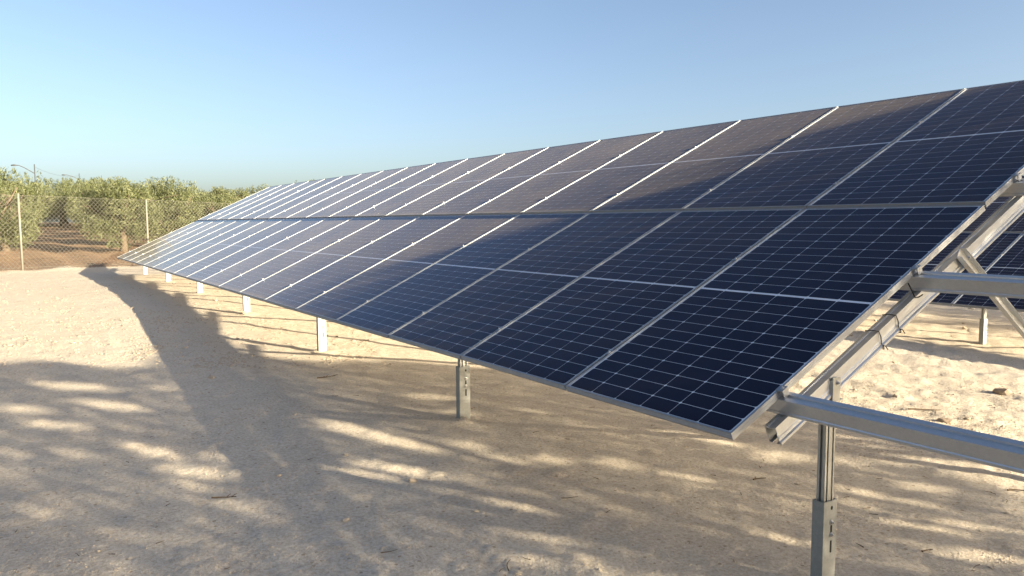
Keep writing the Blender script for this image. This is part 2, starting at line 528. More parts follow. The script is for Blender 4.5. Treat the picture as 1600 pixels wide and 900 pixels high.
CELLS = cell_positions()
ME_FRAME = panel_frame_mesh()
ME_CELL = MB().prism(cell_outline(), 0, CT, 'z').mesh('cell', M_CELL)
_b = MB()
_o = cell_outline()
for (cx, cy) in CELLS:
    _b.add([(cx + a, cy + b, CT) for a, b in _o] + [(cx + a, cy + b, 0) for a, b in _o],
           [tuple(range(8))] + [(i, 8 + i, 8 + (i + 1) % 8, (i + 1) % 8) for i in range(8)])
ME_CELLS = _b.mesh('cells', M_CELL)
ME_BACK = MB().box((0.0025, 0.0025, -0.0052), (MODL - 0.0025, MODW - 0.0025, -0.0046)).mesh('backsheet', M_BACK)
ME_GLASS = MB().add([(0.0097, 0.0097, 0), (MODL - 0.0097, 0.0097, 0), (MODL - 0.0097, MODW - 0.0097, 0), (0.0097, MODW - 0.0097, 0)], [(0, 1, 2, 3)]).mesh('glass', M_GLASS)
ME_JBOX = MB().box((MODL / 2 - 0.03, -0.045, -0.028), (MODL / 2 + 0.03, 0.045, -0.006)).mesh('junction_box', M_BLACK)


def make_panel(loc, label, group, single_cells, backbox=False):
    t = empty('solar_panel', loc, (0, -TILT, 0))
    tag(t, label, 'solar panel', group)
    place('frame', ME_FRAME, t)
    place('backsheet', ME_BACK, t)
    place('glass', ME_GLASS, t, (0, 0, -0.0022))
    if single_cells:
        for (cx, cy) in CELLS:
            place('cell', ME_CELL, t, (cx, cy, -0.0043))
    else:
        tag(place('cells', ME_CELLS, t, (0, 0, -0.0043)), kind='stuff')
    return t


ORD = ['nearest', 'second', 'third', 'fourth', 'fifth', 'sixth', 'seventh', 'eighth', 'ninth', 'tenth', 'eleventh', 'twelfth',
       'thirteenth', 'fourteenth', 'fifteenth', 'sixteenth', 'seventeenth', 'farthest']
NCOL = 18
for k in range(NCOL):
    for row in (0, 1):
        s0 = 0.0 if row == 0 else MODL + GAP
        y0 = k * PITCH + 0.00625
        n0 = UPPER_LIFT * row
        jit = random.uniform(-0.002, 0.002)
        p = SV * (s0 + jit) + NV * n0 + np.array([0, y0, 0])
        rn = ('lower', 'upper')[row]
        if k == 0: look = 'dark shaded solar panel beside the bare rails'
        elif k <= (3, 1)[row]: look = 'dark navy shaded solar panel'
        elif k <= (5, 3)[row]: look = 'half shaded solar panel'
        else: look = 'dusty grey solar panel'
        if k == 0: lab = '%s, front array %s row' % (look, rn)
        elif k == 17: lab = 'dusty grey solar panel at the far fence end, front array %s row' % rn
        else: lab = '%s, %s from the near end, front array %s row' % (look, ORD[k], rn)
        make_panel(p, lab, 'solar panels of the front array', k <= 2)

# second array, behind
X2, Z2, YS2 = 8.6, -0.30, 3.42                     # YS2: a seam between two columns
K2 = range(-9, 3)
SEEN2 = {-1: 'right of the long seam', 0: 'left of the long seam', -2: 'second right of the long seam'}
for k in K2:
    for row in (0, 1):
        s0 = 0.0 if row == 0 else MODL + GAP
        p = np.array([X2, YS2 + k * PITCH + 0.00625, Z2]) + SV * s0 + NV * (UPPER_LIFT * row)
        rn = ('lower', 'upper')[row]
        if k in SEEN2: lab = 'panel behind the bare rails, back array %s row, %s' % (rn, SEEN2[k])
        elif k < -2: lab = 'solar panel of the back array beyond the right edge of the picture'
        else: lab = 'solar panel of the back array hidden behind the front array'
        make_panel(p, lab, 'solar panels of the back array', False)

# ------------------------------------------------------------------ mounting structure
def slot_prof():
    return None


PURLIN_S = (0.318, 1.478, 2.622, 3.782)
PW, PH = 0.068, 0.080


def purlin_mesh(y0, y1):
    """hat section: web, grooved top flange, out-turned bottom lip; local x up the slope, z along the normal"""
    t = -0.0352
    prof = [(0, t), (0.022, t), (0.025, t - 0.009), (0.043, t - 0.009), (0.046, t), (PW, t), (PW, t - PH), (PW - 0.003, t - PH),
            (PW - 0.003, t - 0.014), (0.003, t - 0.014), (0.003, t - PH + 0.003), (0.018, t - PH + 0.003), (0.018, t - PH), (-0.004, t - PH), (-0.004, t - PH + 0.013), (0, t - PH + 0.016)]
    return MB().prism(prof, y0, y1, 'y').mesh('purlin', M_RAIL)


def rafter_mesh(s0, s1):
    """sigma rail along the slope, open towards the bottom; local y across, z along the normal"""
    t = -0.0352 - PH - 0.0012
    w, h = 0.058, 0.088
    prof = [(-w / 2, t), (-0.012, t), (-0.010, t - 0.006), (0.010, t - 0.006), (0.012, t), (w / 2, t), (w / 2, t - h), (w / 2 - 0.018, t - h), (w / 2 - 0.018, t - h + 0.003),
            (w / 2 - 0.003, t - h + 0.003), (w / 2 - 0.003, t - 0.009), (-w / 2 + 0.003, t - 0.009), (-w / 2 + 0.003, t - h + 0.003), (-w / 2 + 0.018, t - h + 0.003), (-w / 2 + 0.018, t - h),
            (-w / 2 - 0.008, t - h), (-w / 2 - 0.008, t - h + 0.012), (-w / 2, t - h + 0.018), (-w / 2, t - 0.056), (-w / 2 + 0.005, t - 0.050), (-w / 2 + 0.005, t - 0.036), (-w / 2, t - 0.030)]
    return MB().prism(prof, s0, s1, 'x').mesh('rafter', M_RAIL)


def post_mesh(h):
    """rolled post with two deep grooves on the face and one on the flank, from z=-0.35 (driven in) to h"""
    a, b = 0.036, 0.021
    prof = [(-a, -b), (-0.024, -b), (-0.022, -b + 0.016), (-0.014, -b + 0.016), (-0.012, -b), (0.014, -b), (0.016, -b + 0.016), (0.023, -b + 0.016), (0.025, -b), (a, -b), (a, b), (-a, b), (-a, 0.008), (-a + 0.012, 0.006), (-a + 0.012, -0.004), (-a, -0.006)]
    return MB().prism(prof, -0.35, h, 'z').mesh('post', M_ZINC)


def sleeve_mesh(h, deep=-0.3):
    """C shaped driven pile round the foot of the post"""
    a, b, t = 0.050, 0.031, 0.0035
    prof = [(-a, -b), (a, -b), (a, b), (a - 0.022, b), (a - 0.022, b - t), (a - t, b - t), (a - t, -b + t), (-a + t, -b + t), (-a + t, b - t), (-a + 0.022, b - t), (-a + 0.022, b), (-a, b)]
    return MB().prism(prof, deep, h, 'z').mesh('sleeve', M_ZINC_DULL)


def hexhead(r, h):
    b = MB()
    b.prism([(r * math.cos(k * math.pi / 3), r * math.sin(k * math.pi / 3)) for k in range(6)], 0.002, h, 'z')
    b.prism([(1.5 * r * math.cos(k * math.pi / 6), 1.5 * r * math.sin(k * math.pi / 6)) for k in range(12)], 0, 0.002, 'z')
    b.tube([(0, 0, h), (0, 0, h + 0.006)], r * 0.5, 8)
    return b.mesh('bolt', M_BOLT)


ME_BOLT = hexhead(0.0085, 0.008)
ME_BOLT_S = hexhead(0.0065, 0.006)
_mid = MB().box((-0.022, -0.016, 0.0006), (0.022, 0.016, 0.0030))
_mid.box((-0.022, -0.005, -0.030), (0.022, 0.005, 0.0004))
ME_MIDCLAMP = _mid.mesh('clamp', M_ALU)
_end = MB().prism([(0.010, 0.0008), (0.010, 0.0042), (-0.006, 0.0042), (-0.028, 0.0042), (-0.028, -0.034), (-0.024, -0.034), (-0.024, 0.0000), (-0.006, 0.0000), (-0.006, -0.012), (-0.003, -0.012), (-0.003, 0.0008)], -0.02, 0.02, 'x')
ME_ENDCLAMP = _end.mesh('clamp', M_ALU)
ME_SLOT_SHADE = MB().prism([(0.006 * math.cos(t), 0.006 * math.sin(t) + (0.026 if t < math.pi else -0.022)) for t in np.linspace(0.0, 2 * math.pi, 14, endpoint=False)], 0, 0.0012, 'z').mesh('slot_shade', M_HOLE_SHADE)  # thin dark plate on the face, not cut through; imitates the slot's shade
ME_ROUND = MB().prism([(0.0075 * math.cos(t), 0.010 * math.sin(t)) for t in np.linspace(0, 2 * math.pi, 12, endpoint=False)], 0, 0.0012, 'z').mesh('slot_shade', M_HOLE_SHADE)
PROTO = {}


def add_post(parent, ox, oy, oz, x, y, ztop, sleeve_h, rear=False):
    """one post with its driven sleeve, bolts and dark plates painted as the shade in its adjusting slots; origin at the ground"""
    gx, gy = ox + x, oy + y
    g = gz(gx, gy) - oz
    h = ztop - g
    p = place('post', post_mesh(h), parent, (x, y, g))
    s = place('sleeve', sleeve_mesh(sleeve_h), p)
    fy = -0.0313
    RX = (math.pi / 2, 0, 0)
    place('slot_shade', ME_ROUND, p, (0.010, fy, sleeve_h - 0.035), RX)
    place('slot_shade', ME_SLOT_SHADE, p, (0.010, fy, sleeve_h - 0.150), RX)
    place('slot_shade', ME_SLOT_SHADE, p, (0.010, fy, sleeve_h - 0.225), RX)
    place('bolt', ME_BOLT, p, (0.010, fy - 0.0012, sleeve_h - 0.105), RX)
    place('bolt', ME_BOLT, p, (0.010, fy - 0.0012, sleeve_h - 0.165), RX)
    return p


def bracket_mesh():
    """L clip standing on a small plate between post head and rafter"""
    b = MB()
    b.box((-0.055, -0.034, 0.0), (0.062, 0.034, 0.006))
    b.box((-0.028, -0.040, 0.0062), (0.028, -0.034, 0.115))
    b.prism([(-0.028, 0.0062), (-0.028, 0.10), (-0.024, 0.10), (-0.024, 0.0062)], -0.0338, 0.012, 'y')
    return b.mesh('bracket', M_ZINC)


ME_BRACKET = bracket_mesh()


def array_structure(name, label, ox, oy, oz, ys, y_near, y_far, seams, ends, sleeve_h, first_rear=True):
    """posts, rafters, braces, purlins and clamps of one array; local frame at the lower panel edge"""
    root = empty(name, (ox, oy, oz))
    tag(root, label, 'mounting frame')
    slope = (0, -TILT, 0)
    for s in PURLIN_S:
        lift = UPPER_LIFT if s > MODL else 0.0
        d = SV * s + NV * lift
        if s == PURLIN_S[0]:
            PROTO['pur'] = purlin_mesh(y_near, y_far)
        place('purlin', PROTO['pur'], root, d, slope)
        for y in seams:
            dd = SV * (s + 0.034) + NV * lift
            c = place('clamp', ME_MIDCLAMP, root, (dd[0], y, dd[2]), slope)
            place('bolt', ME_BOLT_S, c, (0, 0, 0.0031))
        for y, sg in ends:
            dd = SV * (s + 0.034) + NV * lift
            c = place('clamp', ME_ENDCLAMP, root, (dd[0], y, dd[2]), (0, -TILT, 0) if sg > 0 else (0, TILT, math.pi))
            place('bolt', ME_BOLT_S, c, (0, -0.015, 0.0044))
    nbot = -0.0352 - PH - 0.0012 - 0.088
    raf = rafter_mesh(0.222, 4.36)
    XF, XR = 0.665, 3.42
    br = None
    for y in ys:
        place('rafter', raf, root, (0, y, 0), slope)
        ztf = XF * math.tan(TILT) + nbot / math.cos(TILT)
        ztr = XR * math.tan(TILT) + nbot / math.cos(TILT)
        add_post(root, ox, oy, oz, XF, y, ztf - 0.0365, sleeve_h)
        b = place('bracket', ME_BRACKET, root, (XF, y - 0.004, ztf - 0.036))
        place('bolt', ME_BOLT, b, (0.006, -0.0402, 0.090), (math.pi / 2, 0, 0))
        add_post(root, ox, oy, oz, XR, y, ztr - 0.052, sleeve_h)
        b = place('bracket', ME_BRACKET, root, (XR, y - 0.004, ztr - 0.0515))
        # diagonal brace: open channel from the rafter's flank down to the rear post
        a = np.array([1.73, 0.705]); e = np.array([3.40, -0.33])
        L = float(np.linalg.norm(e - a)); th = math.atan2(e[1] - a[1], e[0] - a[0])
        if br is None:
            w, h, t = 0.062, 0.030, 0.003
            prof = [(-h, -w / 2), (0, -w / 2), (0, w / 2), (-h, w / 2), (-h, w / 2 - t), (-t, w / 2 - t), (-t, -w / 2 + t), (-h, -w / 2 + t)]
            m = MB().prism(prof, -0.02, L + 0.02, 'x')
            br = m.mesh('brace', M_RAIL)
        bo = place('brace', br, root, (a[0], y - 0.040, a[1]), (0, -th, 0))
        place('bolt', ME_BOLT, bo, (0.03, -0.0302, 0.0), (math.pi / 2, 0, 0))
    return root


ROOT1 = array_structure('mounting_frame', 'galvanised frame under the front array with bare rails running out on the right', 0, 0, 0,
                        [0.006] + [-0.02 + 3.452 * k for k in range(1, 7)], -3.2, 18 * PITCH + 0.06, [k * PITCH for k in range(1, NCOL)],
                        [(-0.0 + 0.010, 1), (NCOL * PITCH - 0.010, -1)], 0.43)
ROOT2 = array_structure('mounting_frame', 'galvanised frame and short posts carrying the back array', X2, YS2, Z2,
                        [-0.12 + 3.452 * k for k in range(-3, 2)], -9 * PITCH - 0.3, 3 * PITCH + 0.06, [k * PITCH for k in range(-8, 3)],
                        [(-9 * PITCH + 0.00625, 1), (3 * PITCH - 0.010, -1)], 0.35)


def cable_tie(s, y):
    """black nylon loop round the near rafter with a loose tail"""
    t = -0.0352 - PH - 0.0012
    w, h = 0.058 / 2 + 0.004, 0.088 + 0.004
    pts = [(0, -w, t - h * 0.75), (0.004, -w - 0.003, t - 0.03), (0.003, -w, t + 0.003), (0, 0, t + 0.006), (-0.002, w, t + 0.003), (-0.003, w + 0.002, t - 0.05), (-0.001, w, t - h), (0, 0, t - h - 0.004), (0, -w - 0.007, t - h - 0.002), (0.0, -w - 0.009, t - h * 0.8)]
    b = MB().tube(pts, 0.0028, 6)
    b.tube([(0, -w - 0.004, t - h * 0.78), (0.01, -w - 0.012, t - h * 0.9), (0.008, -w - 0.02, t - h * 1.1)], 0.0024, 5)
    d = SV * s
    place('cable_tie', b.mesh('cable_tie', M_BLACK, True), ROOT1, (d[0], y, d[2]), (0, -TILT, 0))


cable_tie(1.06, 0.006)
cable_tie(1.22, 0.006)
# black lead looped under the rail end by the second rail
d = SV * 1.42
place('cable', MB().tube([(0, 0.02, -0.04), (-0.015, 0.0, -0.075), (-0.02, -0.012, -0.11), (-0.01, -0.02, -0.114), (0.02, -0.03, -0.113)], 0.0035, 6).mesh('cable', M_BLACK, True), ROOT1, (d[0], -0.02, d[2]), (0, -TILT, 0))

# ------------------------------------------------------------------ fence
FENCE_H = 2.18
fence = empty('chain_link_fence', (FENCE_A[0], FENCE_A[1], gz(*FENCE_A)))
tag(fence, 'chain link fence on pale posts between the solar yard and the orchard', 'fence')
fang = math.atan2(FENCE_U[1], FENCE_U[0])
F0 = np.array([FENCE_A[0], FENCE_A[1], gz(*FENCE_A)])
KP = range(-2, 5)
for k in KP:
    q = FENCE_A + FENCE_U * 4.025 * k
    g = gz(*q)
    b = MB().tube([(0, 0, -0.3), (0, 0, FENCE_H)], 0.030, 10)
    b.tube([(0, 0, FENCE_H), (0, 0, FENCE_H + 0.012)], [0.038, 0.014], 10)
    place('post', b.mesh('fence_post', mat_plain('pale_fence_post', (0.18, 0.172, 0.145), 0.6, 0.12) if k == -2 else bpy.data.materials['pale_fence_post'], True), fence,
          (q[0] - F0[0], q[1] - F0[1], g - F0[2]))


def fence_mesh():
    x0, x1 = -2 * 4.025, 4 * 4.025
    H = FENCE_H - 0.03
    pit = 0.13
    V, Fc = [], []
    r = 0.0030
    nseg = 10
    tops = []

    def zg(x):
        q = FENCE_A[None] + FENCE_U[None] * np.atleast_1d(x)[:, None]
        return ground_base(q[:, 0], q[:, 1]) - F0[2] + 0.03
    for sgn in (1, -1):
        xs = np.arange(x0 - H, x1 + H, pit)
        for a in xs:
            t = np.linspace(0, 1, nseg + 1)
            X = a + sgn * H * t
            Zl = t * H
            ok = (X >= x0) & (X <= x1)
            if ok.sum() < 2: continue
            X, Zl = X[ok], Zl[ok]
            Z = zg(X) + Zl + 0.012 * np.sin(X * 1.7)
            Yo = sgn * r + 0.02 * np.sin(X * 0.9 + Zl * 2)
            b = len(V)
            for xx, yy, zz in zip(X, Yo, Z):
                V += [(xx - r * sgn, yy, zz + r), (xx + r * sgn, yy + r, zz - r), (xx, yy - r * 1.3, zz)]
            for i in range(len(X) - 1):
                for e in range(3):
                    Fc.append((b + i * 3 + e, b + i * 3 + (e + 1) % 3, b + i * 3 + 3 + (e + 1) % 3, b + i * 3 + 3 + e))
    return np_mesh('wire_mesh', np.array(V), np.array(Fc), M_WIRE)


tag(place('wire_mesh', fence_mesh(), fence, (0, 0, 0), (0, 0, fang)), kind='stuff')
for hz in (FENCE_H - 0.035, 0.08):
    pts = []
    for k in np.arange(-8.05, 16.2, 1.0):
        q = FENCE_A + FENCE_U * k
        pts.append((k, -0.012, float(ground_base(q[0], q[1])) - F0[2] + 0.03 + hz + 0.008 * math.sin(k * 1.5)))
    place('tension_wire', MB().tube(pts, 0.003, 5).mesh('tension_wire', M_WIRE), fence, (0, 0, 0), (0, 0, fang))

# ------------------------------------------------------------------ olive trees
def leaf_quads(C, D, Nn, ln, wd):
    """rhombic leaves: centres C, direction D, normal Nn"""
    S = np.cross(D, Nn)
    S /= np.linalg.norm(S, axis=1)[:, None] + 1e-9
    ln, wd = np.asarray(ln)[:, None], np.asarray(wd)[:, None]
    V = np.stack([C - D * ln * 0.5, C + S * wd * 0.5 - D * ln * 0.05, C + D * ln * 0.5, C - S * wd * 0.5 - D * ln * 0.05], 1)
    return V.reshape(-1, 3), np.arange(len(C) * 4).reshape(-1, 4)


def unit(v):
    return v / (np.linalg.norm(v, axis=1)[:, None] + 1e-9)


def olive_meshes(seed, H, R, n_leaf, low=0.45, sprigs=8):
    r = np.random.default_rng(seed)
    # limbs
    b = MB()
    th = 0.75 + 0.25 * r.random()
    lean = r.normal(0, 0.12, 2)
    fork = Vector((lean[0], lean[1], th))
    b.tube([(0, 0, -0.25), (0.03, 0, 0.05), (lean[0] * 0.5, lean[1] * 0.5, th * 0.55), fork], [0.20, 0.17, 0.13, 0.12], 9)
    tips = []
    nl = 6
    for i in range(nl):
        a = 2 * math.pi * (i + r.random() * 0.6) / nl
        rr = R * (0.45 + 0.25 * r.random())
        top = Vector((rr * math.cos(a), rr * math.sin(a), H * (0.62 + 0.2 * r.random())))
        mid = fork.lerp(top, 0.5) + Vector((r.normal(0, .1), r.normal(0, .1), -0.05))
        b.tube([fork - Vector((0, 0, 0.08)), mid, top], [0.075, 0.05, 0.018], 6)
        tips.append(top)
        for j in range(3):
            f = 0.35 + 0.5 * r.random()
            st = fork.lerp(top, f)
            en = st + Vector((r.normal(0, .5), r.normal(0, .5), 0.35 * r.random() + 0.1))
            b.tube([st, st.lerp(en, .5) + Vector((0, 0, .05)), en], [0.028, 0.018, 0.008], 5)
            tips.append(en)
    trunk = b.mesh('trunk', M_BARK, True)
    # clumps of sprays, an uneven outline
    K = 40
    u = unit(r.normal(size=(K, 3)))
    rad = r.random(K) ** 0.25
    cz0 = low + (H - low) * 0.5
    C = np.stack([u[:, 0] * rad * R * 0.80, u[:, 1] * rad * R * 0.80, cz0 + u[:, 2] * rad * (H - low) * 0.44], 1)
    C[:, :2] += r.normal(0, 0.15, (K, 2))
    cr = 0.24 + 0.46 * r.random(K)
    w = cr ** 2.2
    which = r.choice(K, n_leaf, p=w / w.sum())
    off = unit(r.normal(size=(n_leaf, 3))) * (r.random(n_leaf) ** 0.4)[:, None]
    off[:, 2] *= 0.85
    P = C[which] + off * cr[which][:, None]
    D = unit(off * 0.8 + r.normal(size=(n_leaf, 3)) * 0.6 + np.array([0, 0, 0.35]))
    # upright sprigs above and hanging sprays at the sides
    for i in range(sprigs):
        a = r.random() * 2 * math.pi
        q = R * 0.75 * math.sqrt(r.random())
        base = np.array([q * math.cos(a), q * math.sin(a), H * 0.80])
        tip = base + np.array([r.normal(0, .18), r.normal(0, .18), 0.32 + 0.42 * r.random()])
        m = 34
        t = r.random(m)[:, None]
        pp = base + (tip - base) * t + r.normal(0, 0.08, (m, 3)) * (1.3 - t)
        P = np.vstack([P, pp])
        D = np.vstack([D, unit(r.normal(size=(m, 3)) * 0.6 + np.array([0, 0, 0.9]))])
    P[:, 2] = np.maximum(P[:, 2], 0.12)
    n = len(P)
    Nn = unit(r.normal(size=(n, 3)) + np.array([0, 0, 0.5]))
    V, Fq = leaf_quads(P, D, Nn, 0.13 + 0.08 * r.random(n), 0.026 + 0.016 * r.random(n))
    crown = np_mesh('crown', V, Fq, M_LEAF)
    return trunk, crown


VAR = [olive_meshes(100 + i, 2.85 + 0.12 * i, 2.05 + 0.12 * (i % 3), 9000, 0.28, 9 + 2 * i) for i in range(5)]
LANE = math.radians(2.7)
LDIR = np.array([math.sin(LANE), math.cos(LANE)])
LSIDE = np.array([LDIR[1], -LDIR[0]])


def put_tree(px_off, t, var, scale, rot, label, group, q=None):
    if q is None: q = CAM[:2] + LDIR * t + LSIDE * px_off
    g = gz(*q)
    r_ = empty('olive_tree', (q[0], q[1], g), (0, 0, rot))
    r_.scale = (scale, scale, scale)
    tag(r_, label, 'tree', group)
    tr, cr = VAR[var]
    place('trunk', tr, r_)
    place('crown', cr, r_)


rr_ = random.Random(5)
rows = [(-2.15, 'left'), (2.9, 'right'), (8.4, 'second right'), (13.6, 'third right')]
NTH = ['first', 'second', 'third', 'fourth', 'fifth', 'sixth', 'seventh', 'last']
for off, side in rows:
    for i in range(8):
        t = {'left': 34.0, 'right': 38.3, 'second right': 33.0, 'third right': 33.0}[side] + i * 6.1 + rr_.uniform(-.5, .5)
        o = off + rr_.uniform(-.35, .35)
        sc_ = rr_.uniform(0.84, 1.12) if i else {'left': 1.0, 'right': 1.06}.get(side, 0.86)
        if side == 'third right' and i > 3: continue
        if side == 'second right': sc_ *= 0.92
        if side == 'left' and i == 0: lab = 'leafy olive tree at the left edge, just behind the leftmost fence post'
        elif side == 'right' and i == 0: lab = 'olive tree with its dark trunk showing beside the dirt lane behind the fence'
        elif side == 'right' and i == 1: lab = 'second olive tree along the right side of the dirt lane'
        elif side == 'second right' and i == 0: lab = 'bushy olive tree whose crown meets the far top corner of the front array'
        elif side == 'second right' and i == 1: lab = 'olive tree second in the row that meets the array top corner'
        elif side == 'left': lab = '%s olive tree along the left side of the dirt lane' % NTH[i]
        elif side == 'right': lab = '%s olive tree along the right side of the dirt lane' % NTH[i]
        else: lab = 'olive tree in the orchard hidden behind nearer trees right of the lane'
        put_tree(o, t, rr_.randrange(5), sc_, rr_.uniform(0, 6.28), lab, 'olive trees in the orchard behind the fence')
put_tree(4.9, 42.0, 3, 1.03, 1.0, 'tallest olive tree, its sprigs standing above the others right of the second fence post', 'olive trees in the orchard behind the fence')
for o_, t_, w_ in ((-1.6, 72, 'left'), (0.6, 75, 'middle'), (2.4, 71, 'right')):
    put_tree(o_, t_, rr_.randrange(5), 1.1, o_, '%s one of three olive trees closing the very end of the dirt lane' % w_, 'olive trees in the orchard behind the fence')
for i in range(13):
    put_tree(-14 + i * 2.9 + rr_.uniform(-.8, .8), 84 + rr_.uniform(-6, 7), rr_.randrange(5), rr_.uniform(1.15, 1.4), rr_.uniform(0, 6.28),
             'olive tree in the far row that closes the end of the lane', 'olive trees in the orchard behind the fence')

# ------------------------------------------------------------------ olive trees right behind the viewpoint that shade the near ground
TREE_D = 10.5


def img_ground(u, v):
    """ground point seen at a pixel of the 1600 px photograph, to find where a patch of sun lies"""
    d = fw + RT * (u - 800) / 1197.832 - UP * (v - 450) / 1197.832
    t = 4.0
    for _ in range(9):
        p = CAM + d * t
        z = float(ground_base(p[0], p[1]))
        t = (z - CAM[2]) / d[2]
    return CAM + d * t


def to_sun(p):
    d = p[0] * SUN_H[0] + p[1] * SUN_H[1]
    return np.array([p[0] * SUN_L[0] + p[1] * SUN_L[1], p[2] - d * SUN_T])


# sunlit patches on the ground in the photograph: centre x, y, half length, half height, slope
PATCH = [(110, 604, 70, 6, .06), (35, 640, 45, 6, 0), (85, 664, 60, 6, .06), (170, 633, 65, 6, .1), (250, 606, 25, 3, 0), (235, 704, 58, 9, .22), (337, 713, 22, 5, 0),
         (303, 738, 64, 12, .05), (20, 708, 25, 5, 0), (118, 707, 28, 5, 0), (590, 680, 110, 13, .22), (600, 737, 90, 14, .12), (55, 798, 30, 5, 0), (375, 791, 26, 4, 0), (295, 757, 28, 4, .1),
         (457, 632, 18, 3, 0), (668, 620, 36, 4, 0), (725, 697, 30, 6, .1), (958, 724, 38, 5, .05), (855, 719, 28, 6, 0), (765, 718, 30, 5, 0), (795, 788, 44, 11, .1), (838, 836, 48, 8, .12),
         (830, 876, 30, 7, .1), (1095, 686, 90, 4, .16), (1198, 718, 36, 4, .05), (1225, 711, 45, 6, .08), (1120, 830, 34, 5, .1), (1220, 842, 36, 5, .1), (835, 643, 20, 3, 0),
         (1345, 768, 42, 6, .12), (1322, 720, 28, 7, .1), (1455, 762, 30, 7, .1), (1350, 790, 28, 4, .15), (1432, 784, 25, 3, 0), (1408, 818, 32, 4, .12), (1485, 829, 28, 6, .12), (1525, 822, 46, 4, .1),
         (1505, 735, 22, 4, .05), (1395, 724, 16, 4, 0), (1530, 868, 76, 11, .1), (1320, 682, 18, 3, 0), (1340, 700, 22, 3, 0), (930, 894, 34, 5, .1), (715, 647, 20, 3, 0), (1080, 748, 40, 4, .1)]
HOLES = []
for u, v, a, h, sl in PATCH:
    c = to_sun(img_ground(u, v))
    e1 = to_sun(img_ground(u + a, v + a * sl)) - c
    e2 = to_sun(img_ground(u, v + h)) - c
    Mx = np.stack([e1, e2], 1)
    # keep at least a few centimetres across so the sun's own half degree leaves a bright core
    U_, S_, Vt = np.linalg.svd(Mx)
    S_ = np.maximum(S_ * 0.95, 0.034)
    HOLES.append((c, np.linalg.inv(U_ @ np.diag(S_) @ Vt)))
# outline of the massed crowns as the sun sees them (sideways, up)
OUTLINE = np.array([(-3.6, 1.75), (-1.5, 1.95), (0.6, 1.60), (1.2, 1.62), (1.55, 1.50), (1.72, 1.25), (2.0, 1.18), (2.3, 1.22), (2.67, 1.40), (3.2, 1.58), (3.42, 1.60), (3.42, 1.53), (3.55, 1.54),
                    (4.0, 1.70), (4.12, 1.74), (3.95, 1.60), (3.68, 1.45), (3.3, 1.28), (3.05, 1.17), (3.12, 1.08), (3.2, 0.94), (3.3, 0.74), (3.8, 0.60), (4.0, 0.40), (4.3, 0.0), (4.65, -0.45),
                    (4.72, -0.62), (3.75, -0.80), (3.55, -0.92), (3.1, -1.03), (2.6, -1.22), (1.0, -1.35), (-3.6, -1.0)])


def inside(P, poly):
    x, y = P[:, 0], P[:, 1]
    r = np.zeros(len(P), bool)
    j = len(poly) - 1
    for i in range(len(poly)):
        xi, yi = poly[i]
        xj, yj = poly[j]
        k = ((yi > y) != (yj > y)) & (x < (xj - xi) * (y - yi) / (yj - yi + 1e-12) + xi)
        r ^= k
        j = i
    return r


def shade_trees():
    r = np.random.default_rng(77)
    n = 100000
    P = np.stack([r.uniform(-3.6, 4.8, n), r.uniform(-1.4, 2.0, n)], 1)
    # leaves sit in sprays: jitter the outline a little and drop those that would close a gap
    Q = P + r.normal(0, 0.035, P.shape)
    ok = inside(Q, OUTLINE)
    for c, Mi in HOLES:
        e = (P - c) @ Mi.T
        ok &= (e ** 2).sum(1) > 1.0
    P = P[ok]
    trunks = [(-2.2, 0.4), (0.9, -0.3), (3.4, 0.5)]
    own = np.argmin(np.abs(P[:, :1] + r.normal(0, 0.35, (len(P), 1)) - np.array([[t[0] for t in trunks]])), 1)
    for i, (l0, dd) in enumerate(trunks):
        S_ = P[own == i]
        m = len(S_)
        lx = S_[:, 0] - l0
        half = np.sqrt(np.clip(1.9 ** 2 - lx ** 2, 0.15, None)) * 0.8
        D_ = TREE_D + dd + r.uniform(-1, 1, m) * half
        XY = SUN_H[None] * D_[:, None] + SUN_L[None] * S_[:, :1]
        Z = S_[:, 1] + D_ * SUN_T
        base = SUN_H * (TREE_D + dd) + SUN_L * l0
        g = gz(*base)
        C_ = np.stack([XY[:, 0] - base[0], XY[:, 1] - base[1], Z - g], 1)
        Dr = unit(r.normal(size=(m, 3)) + np.array([0, 0, 0.3]))
        V, Fq = leaf_quads(C_, Dr, unit(r.normal(size=(m, 3))), 0.07 + 0.04 * r.random(m), 0.024 + 0.012 * r.random(m))
        b = MB()
        zc = TREE_D * SUN_T - g
        b.tube([(0, 0, -0.3), (0.05, 0.02, 0.7), (0, 0, zc - 1.0)], [0.24, 0.18, 0.14], 9)
        for k in range(5):
            a = 2 * math.pi * k / 5 + i
            b.tube([(0, 0, zc - 1.1), (0.5 * math.cos(a), 0.5 * math.sin(a), zc - 0.5), (1.0 * math.cos(a), 1.0 * math.sin(a), zc + 0.3)], [0.07, 0.045, 0.012], 6)
        t = empty('olive_tree', (base[0], base[1], g))
        tag(t, 'olive tree behind the viewpoint whose dappled shade falls over the near ground', 'tree', 'olive trees shading the near ground')
        place('trunk', b.mesh('trunk', M_BARK, True), t)
        place('crown', np_mesh('crown', V, Fq, M_LEAF), t)


shade_trees()
put_tree(0, 0, 2, 1.45, 0.4, 'olive tree off to the right whose shade falls on the ground under the back array', 'olive trees shading the near ground', SUN_H * 14.0 + SUN_L * 13.9)

# ------------------------------------------------------------------ street lamps and wire beyond the orchard
def bearing_point(px, dist):
    b = YAW + math.atan((px - 800) / 1197.832)
    return CAM[:2] + dist * np.array([math.sin(b), math.cos(b)])


